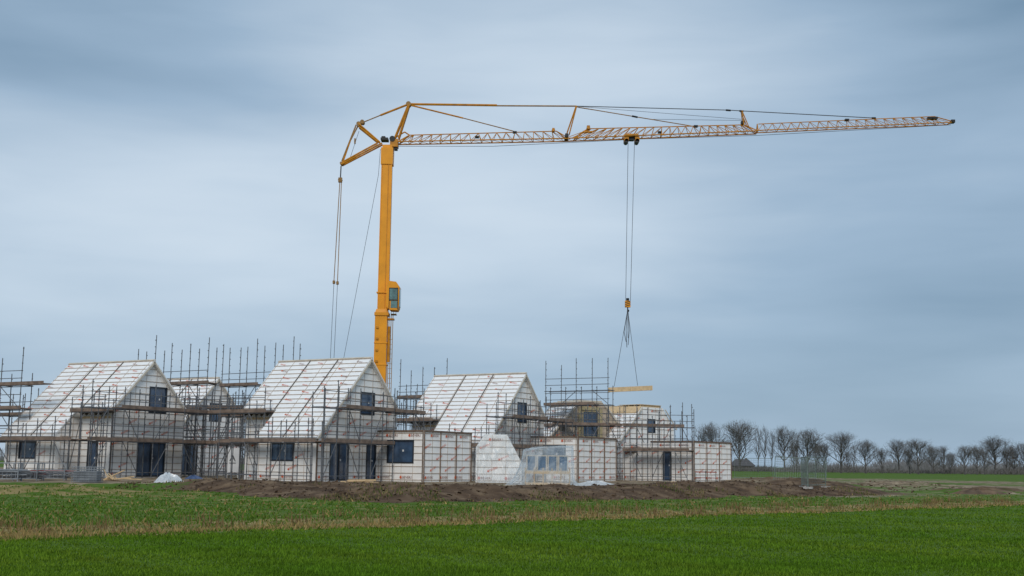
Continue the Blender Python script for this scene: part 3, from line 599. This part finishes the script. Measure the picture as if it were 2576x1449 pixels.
# ---------------------------------------------------------------- trees
def tree_mesh(seed,H,style):
    rnd=random.Random(seed); tr=MB(); cr=MB()
    W={'round':.36,'wide':.45,'tall':.15}[style]*H; cz=.60*H if style!='tall' else .55*H; ch=.40*H if style!='tall' else .45*H
    U=lambda s:rnd.uniform(-s,s)
    def inside(q,k=1.): return (q.x/W)**2+(q.y/W)**2+((q.z-cz)/ch)**2<k
    tw=1. if style!='tall' else .7
    def twigs(a,b_,n,d):
        for _ in range(n):
            p=a.lerp(b_,rnd.random()); td=(d+V((U(1),U(1),U(.7)+.2))*.8).normalized()*rnd.uniform(.5,1.4)
            w=td.cross(V((U(1),1,U(1)))).normalized()*rnd.uniform(.013,.023)*tw
            cr.add([p-w,p+w,p+td],[(0,1,2)])
    def grow(p,d,L_,r,dep):
        ns=5 if dep==0 else (4 if dep==1 else 2); q=p
        for k in range(ns):
            d=(d+V((U(.3),U(.3),U(.2)+(.14 if dep<2 else .05)))).normalized(); e=q+d*(L_/ns)
            if not inside(e,1.2*rnd.uniform(.8,1.35)) and dep>0: twigs(q,e,2,d); return
            r0_=max(.016,r*(1-.7*k/ns)); r1=max(.013,r*(1-.7*(k+1)/ns))
            (tr if dep<2 else cr).tube(q,e,r0_,5 if dep<1 else 3,0,r1,cap=False)
            if dep==1: twigs(q,e,1,d)
            if dep==2: twigs(q,e,2,d)
            if dep<(2 if style!='tall' else 1):
                for _ in range(2):
                    side=V((U(1),U(1),U(.6)+.15)); side-=d*side.dot(d)*.6; nd=(d*.8+side.normalized()*rnd.uniform(.5,.9)).normalized()
                    grow(e,nd,L_*rnd.uniform(.45,.65),max(.022,r1*.6),dep+1)
            q=e
        twigs(q,q+d*.1,2,d)
    q=V((0,0,0)); r0=.024*H*(1.1 if style!='tall' else .6); nseg=10; top=.70*H if style!='tall' else .92*H; pts=[q.copy()]
    for k in range(nseg): q=q+V((U(.022),U(.022),0))*H*.4+UP*top/nseg; pts.append(q.copy())
    for k in range(nseg): tr.tube(pts[k],pts[k+1],r0*(1-.88*k/nseg),7,0,r0*(1-.88*(k+1)/nseg),cap=False)
    nl={'round':11,'wide':12,'tall':18}[style]
    for i in range(nl):
        f=.27+.70*(i/(nl-1))+U(.04); f=min(.985,f); k=min(nseg-1,int(f*nseg)); p=pts[k].lerp(pts[k+1],f*nseg-k)
        az=i*2.399+U(.5); el=math.radians(rnd.uniform(22,45)+f*32) if style!='tall' else math.radians(rnd.uniform(50,70))
        d=V((math.cos(az)*math.cos(el),math.sin(az)*math.cos(el),math.sin(el))); L_=.5
        while inside(p+d*L_) and L_<H*.6: L_+=.3
        L_=max(L_,.12*H)
        grow(p,d,L_*rnd.uniform(.7,1.2),r0*(.52-.32*f),0)
    return tr,cr
VAR=[]
for s,(st) in enumerate(['round','wide','round','tall','wide','round','wide']):
    t,c=tree_mesh(100+s,15,st)
    zs=np.percentile([v[2] for v in c.v],99.7); wx=np.percentile([abs(v[0]) for v in c.v],98)
    r_=thing('bare_tree',(0,0,-50),'','tree'); ORG[r_.name]=V((0,0,0))
    a=mk('trunk',t,M_trunk,r_); b2=mk('crown',c,M_twig,r_); VAR.append((a.data,b2.data,wx,zs))
    for o in(a,b2,r_): bpy.data.objects.remove(o)
TREES=[(1785,1062,6,38),(1762,1088,3,12),(1858,1057,1,46),(1905,1072,3,15),(1922,1068,3,16),(1940,1080,3,14),(1972,1070,2,32),(2030,1078,5,44),(2072,1112,0,22),(2113,1084,1,40),(2146,1118,3,12),(2176,1105,2,28),(2218,1127,6,20),(2258,1104,5,36),(2307,1102,1,34),(2345,1120,2,20),(2373,1120,0,20),(2425,1120,5,24),(2455,1120,2,18),(2500,1096,4,50),(2548,1120,2,22),(2574,1112,5,30),(2400,1140,3,12),(2003,1095,3,15),(2287,1130,6,18),(1825,1105,0,18),(1995,1115,0,16),(2052,1112,6,16),(2130,1134,0,12),(2388,1138,2,12),(2475,1126,0,18),(2530,1130,0,16)]
lab={0:'bare winter tree with rounded open crown at the field edge',1:'broad bare winter oak at the field edge',2:'bare winter tree with dense twiggy crown',3:'slender bare poplar in the tree row',4:'wide spreading bare tree at the field edge',5:'bare winter tree with forked trunk',6:'bare tree with loose irregular crown in the row'}
for (px,py,vi,hw) in TREES:
    Yt=random.uniform(350,425); q=P(px,py,Yt); e=thing('bare_tree',(q.x,Yt,-.05),lab[vi],'tree','bare winter trees along the field')
    k=(q.z+.05)/VAR[vi][3]; rw=hw/3000*Yt/VAR[vi][2]
    e.scale=(rw,rw,k); e.rotation_euler=(0,0,random.uniform(0,6))
    for nm,md in(('trunk',VAR[vi][0]),('crown',VAR[vi][1])):
        o=bpy.data.objects.new(nm,md); COL.objects.link(o); o.parent=e
mb=MB(); rnd=random.Random(5)
def wood(mb,n,x0,x1,Y0,Y1,hf,w):
    for _ in range(n):
        x=rnd.uniform(x0,x1); y=rnd.uniform(Y0,Y1); h=hf(x)*rnd.uniform(.3,1)
        zb_=rnd.uniform(0,.75)*h; a=V((x,y,zb_)); t=V((x+rnd.uniform(-1.2,1.2),y+rnd.uniform(-1,1),h)); ww=V((w,0,0))
        mb.add([a-ww,a+ww,t],[(0,1,2)])
hf=lambda x:3.8+1.5*math.sin(x*.05)+1.2*math.sin(x*.17+1)+.9*math.sin(x*.41)+.7*math.sin(x*1.3)
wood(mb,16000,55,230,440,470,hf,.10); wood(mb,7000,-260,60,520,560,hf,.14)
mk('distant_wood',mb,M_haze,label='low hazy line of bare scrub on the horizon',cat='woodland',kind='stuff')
mb=MB(); wood(mb,12000,60,200,400,425,lambda x:1.2+.9*math.sin((x-135)*.09)**2+.5*math.sin(x*.6)+max(0,(x-150)*.05),.07)
mk('field_hedge',mb,M_twig,label='dark bare hedgerow below the trees',cat='hedge',kind='stuff')
def farm(px,Y,w,d_,h,rh,label,rm=M_tile,wm=M_brick):
    q=P(px,1170,Y); o=V((q.x,Y,0)); r_=thing('farmhouse',o,label,'farmhouse')
    mb=MB(); mb.cbox(o+UP*h/2,V((w,0,0)),V((0,d_,0)),UP*h); mk('wall',mb,wm,r_)
    mb=MB(); a=.4; vs=[o+V((sx*(w/2+a),sy*(d_/2+a),h-.1)) for sx,sy in((-1,-1),(1,-1),(1,1),(-1,1))]+[o+V((-w/2+w*.22,0,h+rh)),o+V((w/2-w*.22,0,h+rh))]
    mb.add(vs,[(0,1,5,4),(1,2,5),(2,3,4,5),(3,0,4),(0,3,2,1)]); rf=mk('roof',mb,rm,r_)
    mb=MB(); mb.cbox(o+V((w*.2,0,h+rh)),V((.6,0,0)),V((0,.6,0)),UP*.8); mk('chimney',mb,wm,rf)
    for k in(-.3,0,.3):
        mb=MB(); mb.cbox(o+V((w*k,-d_/2-.03,h*.55)),V((.6,0,0)),V((0,.06,0)),UP*.7); mk('window',mb,M_frame,r_)
farm(1866,440,8.,7,2.0,2.4,'low dark farmhouse with hipped roof behind trees')
# ---------------------------------------------------------------- fences
def fence_mesh():
    mb=MB(); W,H=3.3,1.85
    for a,c in(((0,.12),(0,H)),((W,.12),(W,H)),((0,H),(W,H)),((0,.2),(W,.2))): mb.tube(V((a[0],0,a[1])),V((c[0],0,c[1])),.022)
    for k in range(1,22): mb.tube(V((W*k/22,0,.2)),V((W*k/22,0,H)),.006,3)
    for k in range(1,9): mb.tube(V((0,0,.2+(H-.2)*k/9)),V((W,0,.2+(H-.2)*k/9)),.006,3)
    return mb
M_galv=mat('zinc',(.17,.21,.19),.5,.25,4,metal=.3)
tmp=thing('construction_fence',(0,0,0),'','fence'); fa=mk('mesh_panel',fence_mesh(),M_galv,tmp).data
ft=MB(); ft.cbox(V((0,0,.06)),V((.2,0,0)),V((0,.5,0)),UP*.12); fb=mk('foot',ft,M_conc,tmp).data
for o in list(tmp.children)+[tmp]: bpy.data.objects.remove(o)
def fence(px,Y,rot,tilt=0,label='grey mesh construction fence panel on concrete feet',roll=0):
    q=P(px,1170,Y); z=float(hgt(q.x,Y)); e=thing('construction_fence',(q.x,Y,z),label,'fence','mesh construction fence panels')
    e.rotation_euler=(math.radians(tilt),math.radians(roll),math.radians(rot))
    for nm,md,xx in(('mesh_panel',fa,0),('foot',fb,0),('foot',fb,3.3)): o=bpy.data.objects.new(nm,md); COL.objects.link(o); o.parent=e; o.location=(xx,0,0)
fence(2030,70,82); fence(2032,70.2,58,0); fence(1945,79,-10,-18,'leaning mesh fence panel beside the track',6)
for px,Y,r in((1848,104,4),(1950,101,-8)): fence(px,Y,r)
# ---------------------------------------------------------------- site clutter
def sz(x,y): return float(hgt(x,y))
def stillage(px,Y,rot,w=1.3,label='galvanised steel rack loaded with scaffold tubes'):
    q=P(px,1170,Y); o=V((q.x,Y,sz(q.x,Y))); e=thing('scaffold_rack',o,label,'rack','racks of scaffold parts')
    a=math.radians(rot); u=V((math.cos(a),math.sin(a),0)); v=V((-math.sin(a),math.cos(a),0)); mb=MB(); h=.95
    for sx in(0,1):
        for sy in(0,1): mb.tube(o+u*w*sx+v*.8*sy,o+u*w*sx+v*.8*sy+UP*h,.03)
    for z_ in(.12,.5,h-.02):
        mb.tube(o+UP*z_,o+u*w+UP*z_,.026); mb.tube(o+v*.8+UP*z_,o+u*w+v*.8+UP*z_,.026); mb.tube(o+UP*z_,o+v*.8+UP*z_,.026); mb.tube(o+u*w+UP*z_,o+u*w+v*.8+UP*z_,.026)
    for k in range(6): mb.tube(o+u*w*(k+.5)/6+UP*.12,o+u*w*(k+.5)/6+UP*.5,.016,4)
    mk('frame',mb,M_galv2,e); mb=MB()
    for k in range(16): 
        p=o+v*random.uniform(.08,.72)+UP*random.uniform(.16,.6); mb.tube(p-u*random.uniform(.1,.5),p+u*(w+random.uniform(.1,.6)),.026,5,random.choice([0,0,1,1,1,2]))
    mk('tubes',mb,[M_galv2,M_steel,M_redpaint],e)
M_galv2=mat('bright_zinc',(.26,.28,.30),.5,.25,4,metal=.3)
for px,Y,r in((-20,62,8),(35,64,-5),(100,66,12)): stillage(px,Y,r)
q=P(182,1170,61); o=V((q.x,61,sz(q.x,61)+.03)); e=thing('wire_crate',o,'pale grey wire mesh crate standing on the mud','crate')
mb=MB(); W,D,H=1.25,1.0,.75
for z_ in np.linspace(0,H,7): mb.path([o+V((0,0,z_)),o+V((W,0,z_)),o+V((W,D,z_)),o+V((0,D,z_)),o+V((0,0,z_))],.018,4)
for k in range(11):
    mb.tube(o+V((W*k/10,0,0)),o+V((W*k/10,0,H)),.015,4); mb.tube(o+V((W*k/10,D,0)),o+V((W*k/10,D,H)),.015,4)
mk('mesh_side',mb,M_galv2,e); mb=MB(); mb.cbox(o+V((W/2,D/2,.3)),V((W-.1,0,0)),V((0,D-.1,0)),UP*.5); mk('contents',mb,M_galv2,e)
q=P(250,1170,66); o=V((q.x,66,sz(q.x,66))); mb=MB()
for k in range(11):
    s=o+V((random.uniform(-.3,1.2),random.uniform(-.4,.6),random.uniform(.05,.15))); d_=V((random.uniform(.8,1.6)*random.choice([-.4,1]),random.uniform(-.4,.4),random.uniform(-.1,.5)))
    mb.box(s,d_,V((0,.12,0)),UP*.05)
mk('timber_offcuts',mb,M_wood,label='loose heap of pale timber planks on the mud',cat='timber',org=o)
for px,Y in((1690,74),(860,66)):
    q=P(px,1170,Y); o=V((q.x,Y,sz(q.x,Y))); mb=MB()
    for k in range(5): a=random.uniform(-.4,.4); mb.box(o+V((random.uniform(-.6,.6),random.uniform(-.4,.4),.04+.04*k)),V((math.cos(a)*1.6,math.sin(a)*1.6,.03)),V((0,.12,0)),UP*.04)
    mk('loose_planks',mb,M_wood,label='few pale planks lying on dark soil',cat='timber',org=o)
def heap(name,label,cat,px,Y,rx,ry,h,mt,seed,zoff=0):
    q=P(px,1170,Y); o=V((q.x,Y,sz(q.x,Y)+zoff)); mb=MB(); n,m=28,9; rnd=random.Random(seed); ph=[rnd.uniform(0,6) for _ in range(6)]
    vs=[o+UP*h]
    for j in range(1,m+1):
        t=j/m
        for i in range(n):
            a=2*math.pi*i/n; w=1+.22*math.sin(3*a+ph[0])+.12*math.sin(7*a+ph[1]); f=.13*math.sin(9*a+ph[2]+t*3)*t+.08*math.sin(14*a+ph[3]+5*t)
            vs.append(o+V((math.cos(a)*rx*t*w,math.sin(a)*ry*t*w,max(-.02,h*(1-t**1.6)*(1+f*2)+.12*h*math.sin(5*a+t*8+ph[4])*(1-t)))))
    fs=[(0,1+i,1+(i+1)%n) for i in range(n)]
    for j in range(m-1):
        for i in range(n): fs.append((1+j*n+i,1+(j+1)*n+i,1+(j+1)*n+(i+1)%n,1+j*n+(i+1)%n))
    mb.add(vs,fs); return mk(name,mb,mt,label=label,cat=cat,org=o)
heap('plastic_bag','crumpled white plastic sheet lying on soil','plastic sheet',423,63,.75,.5,.45,M_plas2,1)
heap('plastic_sheet','crumpled translucent foil spread over the soil','plastic sheet',1500,70,1.5,.7,.25,M_plas2,2)
heap('tarpaulin','small blue tarpaulin bundle beside the house wall','tarpaulin',487,78,.6,.4,.22,M_blue,3)
heap('debris_pile','dark heap of rubble with torn sheeting','rubble',2455,80,1.8,1.,.32,M_clod,4)
q=P(569,1170,82); o=V((q.x,82,SITE)); e=thing('site_sign',o,'white board with large black letter A','sign')
mb=MB(); mb.box(o+V((0,0,.4)),V((.85,0,0)),V((0,.05,0)),UP*1.65); mb.tube(o+V((.05,.09,0)),o+V((.05,.09,2.05)),.03); mb.tube(o+V((.8,.09,0)),o+V((.8,.09,2.05)),.03); mk('board',mb,M_white,e)
av,af=textgeo('A'); mb=MB(); mb.add([o+V((.2+a*.65,-.006,1.15+b_*.65)) for a,b_ in av],af)
mb.add([o+V((.2,-.006,1.0)),o+V((.65,-.006,1.0)),o+V((.65,-.006,1.05)),o+V((.2,-.006,1.05))],[(0,1,2,3)]); mk('lettering',mb,M_black,e)
# prefabricated gable element under foil
q=P(1198,1170,75.5); o=V((q.x,75.5,SITE+.02)); e=thing('prefab_gable_panel',o,'prefabricated white gable panel standing under clear foil','wall panel')
ud=V((.97,.24,0)).normalized(); nd=V((ud.y,-ud.x,0)); 
panel('wall',e,o,ud,UP,nd,[(0,0),(2.95,0),(2.95,1.25),(1.95,3.0),(.55,3.0),(0,2.2)],(),th=.18,seed=90)
mb=MB(); n=70;m=34
for j in range(m):
    for i in range(n):
        a=i/(n-1)*3.35-.1; b_=j/(m-1)*3.02; top=1 if .5<a<1.95 else (max(.42,1-(a-1.95)*.58) if a>=1.95 else 1-(.5-a)*.45); lo=1-b_/3.0
        w_=.06*math.sin(a*5+b_*2+math.sin(b_*3))+.045*math.sin(a*11-b_*4+2*math.sin(a*2))+.03*math.sin(a*23+b_*7)
        mb.v.append(tuple(o+ud*(a+.05*math.sin(b_*5+a*3))+UP*(b_*top)+nd*(.14+.7*lo**3+w_*(.5+lo))))
mb.f=[(j*n+i,j*n+i+1,(j+1)*n+i+1,(j+1)*n+i) for j in range(m-1) for i in range(n-1)]; mb.m=[0]*len(mb.f)
mk('cover_foil',mb,M_foil,e,smooth=True)
# stacked window units under plastic
q=P(1322,1170,68); o=V((q.x,68,sz(q.x,68)+.05)); e=thing('window_frame_stack',o,'stack of new window frames on trestle under plastic','window frames')
mb=MB(); mb.box(o+V((0,0,.0)),V((2.5,0,0)),V((0,1.3,0)),UP*.12)
for k in range(6): mb.tube(o+V((k*.5,.05,.0)),o+V((k*.5,.05,.95)),.035,4)
mb.box(o+V((0,0,.62)),V((2.5,0,0)),V((0,.06,0)),UP*.14); mk('trestle',mb,M_wood,e)
M_bg=mat('blue_film_glass',(.03,.10,.20),.2,.3,3)
for k in range(5):
    mb=MB(); y_=.15+k*.2; g_=MB()
    for i in range(4):
        x0_=.05+i*.6
        for (a0,b0,a1,b1) in((0,0,.56,.06),(0,.85,.56,.91),(0,.06,.06,.85),(.50,.06,.56,.85)): mb.box(o+V((x0_+a0,y_,.75+b0)),V((a1-a0,0,0)),V((0,.07,0)),UP*(b1-b0))
        g_.box(o+V((.11+i*.6,.17+k*.2,.81)),V((.44,0,0)),V((0,.03,0)),UP*.79)
    w_=mk('window_frame',mb,M_palewood,e); mk('glass',g_,M_bg,w_)
def drape(px,Y,label,w,dp,h,lf,mt,seed):
    q=P(px,1170,Y); o=V((q.x,Y,sz(q.x,Y)+.02)); n,m=220,30; mb=MB(); rnd=random.Random(seed); ph=[rnd.uniform(0,6) for _ in range(7)]
    for j in range(m+1):
        t=j/m
        for i in range(n):
            a=2*math.pi*i/n; ca,sa=math.cos(a),math.sin(a); sgx=math.copysign(abs(ca)**.3,ca); sgy=math.copysign(abs(sa)**.3,sa)
            fl=.04*t**2+(lf*t**1.8 if ca<0 else 0)+.10*max(0,t-.85)/.15*(1+math.sin(3*a+ph[5]))
            fold=(.01+.06*t**1.3)*math.sin(9*a+ph[0]+1.5*math.sin(3*a)+1.2*t)+.035*t*math.sin(23*a+ph[1]+3*t)+.018*math.sin(41*a+9*t+ph[4])
            x=sgx*(w/2)*(1+fl)+ca*fold; y=sgy*(dp/2)*(1+.15*t*t)+sa*fold
            z=h*(1-t)+ .04*math.sin(5*a+ph[2])*(1-t)+.02*math.sin(17*a+ph[3])*(1-t)
            if ca<0: z-=.35*h*(-ca)*(1-t)*.35
            mb.v.append(tuple(o+V((x,y,z))))
    for j in range(m):
        for i in range(n): mb.f.append((j*n+i,j*n+(i+1)%n,(j+1)*n+(i+1)%n,(j+1)*n+i)); mb.m.append(0)
    k=len(mb.v); mb.v.append(tuple(o+UP*(h*.99)))
    for i in range(n): mb.f.append((k,i,(i+1)%n)); mb.m.append(0)
    mk('plastic_cover',mb,mt,smooth=True,label=label,cat='plastic sheet',org=o)
drape(1378,68.6,'translucent plastic sheet draped over window frames',2.85,1.9,2.2,.5,M_plas,4)
for px in(1750,1775):
    q=P(px,1170,84); o=V((q.x,84,sz(q.x,84))); mb=MB(); mb.tube(o,o+UP*.9,.025); mb.tube(o+V((.7,0,0)),o+V((.7,0,.9)),.025); mb.cbox(o+V((.35,-.04,.8)),V((.8,0,0)),V((0,.03,0)),UP*.07,1); mb.cbox(o+V((.35,-.04,.4)),V((.8,0,0)),V((0,.03,0)),UP*.05,1)
    mk('site_barrier',mb,[M_galv,M_redpaint],label='small red barrier on metal posts by the wall',cat='barrier',group='site barriers',org=o)
# ---------------------------------------------------------------- world
w=bpy.data.worlds.new('World'); SC.world=w; w.use_nodes=True; nt=w.node_tree; nt.nodes.clear(); L=nt.links.new; N=nt.nodes.new
out=N('ShaderNodeOutputWorld'); sky=N('ShaderNodeTexSky'); sky.sky_type='NISHITA'; sky.sun_disc=False; sky.sun_elevation=math.radians(35); sky.sun_rotation=math.radians(187)
bg1=N('ShaderNodeBackground'); bg1.inputs[1].default_value=.1; L(sky.outputs[0],bg1.inputs[0])
tc=N('ShaderNodeTexCoord'); sep=N('ShaderNodeSeparateXYZ'); L(tc.outputs['Generated'],sep.inputs[0])
az=mth('ARCTAN2',sep.outputs[0],sep.outputs[1]); el=mth('ARCSINE',sep.outputs[2],0)
cmb=N('ShaderNodeCombineXYZ'); L(az,cmb.inputs[0]); L(el,cmb.inputs[1])
def wn(scx,scy,rot,scale,det,dist,rg=.5):
    mp=N('ShaderNodeMapping'); mp.inputs['Scale'].default_value=(scx,scy,1); mp.inputs['Rotation'].default_value=(0,0,rot); L(cmb.outputs[0],mp.inputs[0])
    n=N('ShaderNodeTexNoise'); n.inputs['Scale'].default_value=scale; n.inputs['Detail'].default_value=det; n.inputs['Distortion'].default_value=dist; n.inputs['Roughness'].default_value=rg; L(mp.outputs[0],n.inputs['Vector']); return n.outputs['Fac']
n1=wn(1.6,5,.10,1.6,4,.3,.42); n2=wn(2.0,11,-.10,2.6,5,.3,.48)
acc=mth('ADD',.50,mth('ADD',mth('MULTIPLY',mth('SUBTRACT',n1,.5),.40),mth('MULTIPLY',mth('SUBTRACT',n2,.5),.26)))
for (px,py,rx,ry,am) in [(250,570,700,220,.26),(1250,560,750,260,.21),(1400,120,650,200,.12),(300,250,520,90,-.22),(-50,-50,650,330,-.36),(2620,-20,650,450,-.36),(2250,860,700,300,-.24),(1500,200,700,120,.08),(500,960,900,130,-.08),(2500,480,300,250,.04),(1288,200,900,120,.03)]:  # bright and dark cloud blobs; dark upper corners imitate a lens vignette
    u0=(px-1288)/3000; v0=(1167-py)/3000
    s=N('ShaderNodeVectorMath'); s.operation='SUBTRACT'; L(cmb.outputs[0],s.inputs[0]); s.inputs[1].default_value=(u0,v0,0)
    m_=N('ShaderNodeVectorMath'); m_.operation='MULTIPLY'; L(s.outputs[0],m_.inputs[0]); m_.inputs[1].default_value=(3000/rx,3000/ry,0)
    dt=N('ShaderNodeVectorMath'); dt.operation='DOT_PRODUCT'; L(m_.outputs[0],dt.inputs[0]); L(m_.outputs[0],dt.inputs[1])
    ex=mth('POWER',2.718,mth('MULTIPLY',dt.outputs['Value'],-1.0)); acc=mth('ADD',acc,mth('MULTIPLY',ex,am))
cr=N('ShaderNodeValToRGB'); e=cr.color_ramp.elements; e.new(.5); e.new(.5)
for k,(p_,c_) in enumerate([(0,(.135,.235,.345)),(.4,(.315,.435,.57)),(.7,(.525,.63,.74)),(1,(.68,.765,.845))]): e[k].position=p_; e[k].color=(*c_,1)
L(acc,cr.inputs['Fac']); bg2=N('ShaderNodeBackground'); bg2.inputs[1].default_value=1.08; L(cr.outputs[0],bg2.inputs[0])
mx_=N('ShaderNodeMixShader'); mx_.inputs[0].default_value=.92; L(bg1.outputs[0],mx_.inputs[1]); L(bg2.outputs[0],mx_.inputs[2]); L(mx_.outputs[0],out.inputs[0])
sun=bpy.data.lights.new('sun','SUN'); sun.energy=1.5; sun.angle=math.radians(25); sun.color=(1,.93,.84); so=bpy.data.objects.new('sun',sun); COL.objects.link(so)
sd=V((-.06,-.86,.60)); so.rotation_euler=sd.to_track_quat('Z','Y').to_euler(); so.location=(0,-20,60)
# ---------------------------------------------------------------- camera
cam=bpy.data.cameras.new('camera'); cam.sensor_width=36; cam.lens=36*FPX/2576; cam.clip_end=9000; cam.clip_start=.1
co=bpy.data.objects.new('camera',cam); COL.objects.link(co); co.matrix_world=Matrix.Translation(CAM)@R.to_4x4(); SC.camera=co
SC.view_settings.view_transform='Standard'; SC.view_settings.look='None'; SC.view_settings.exposure=0
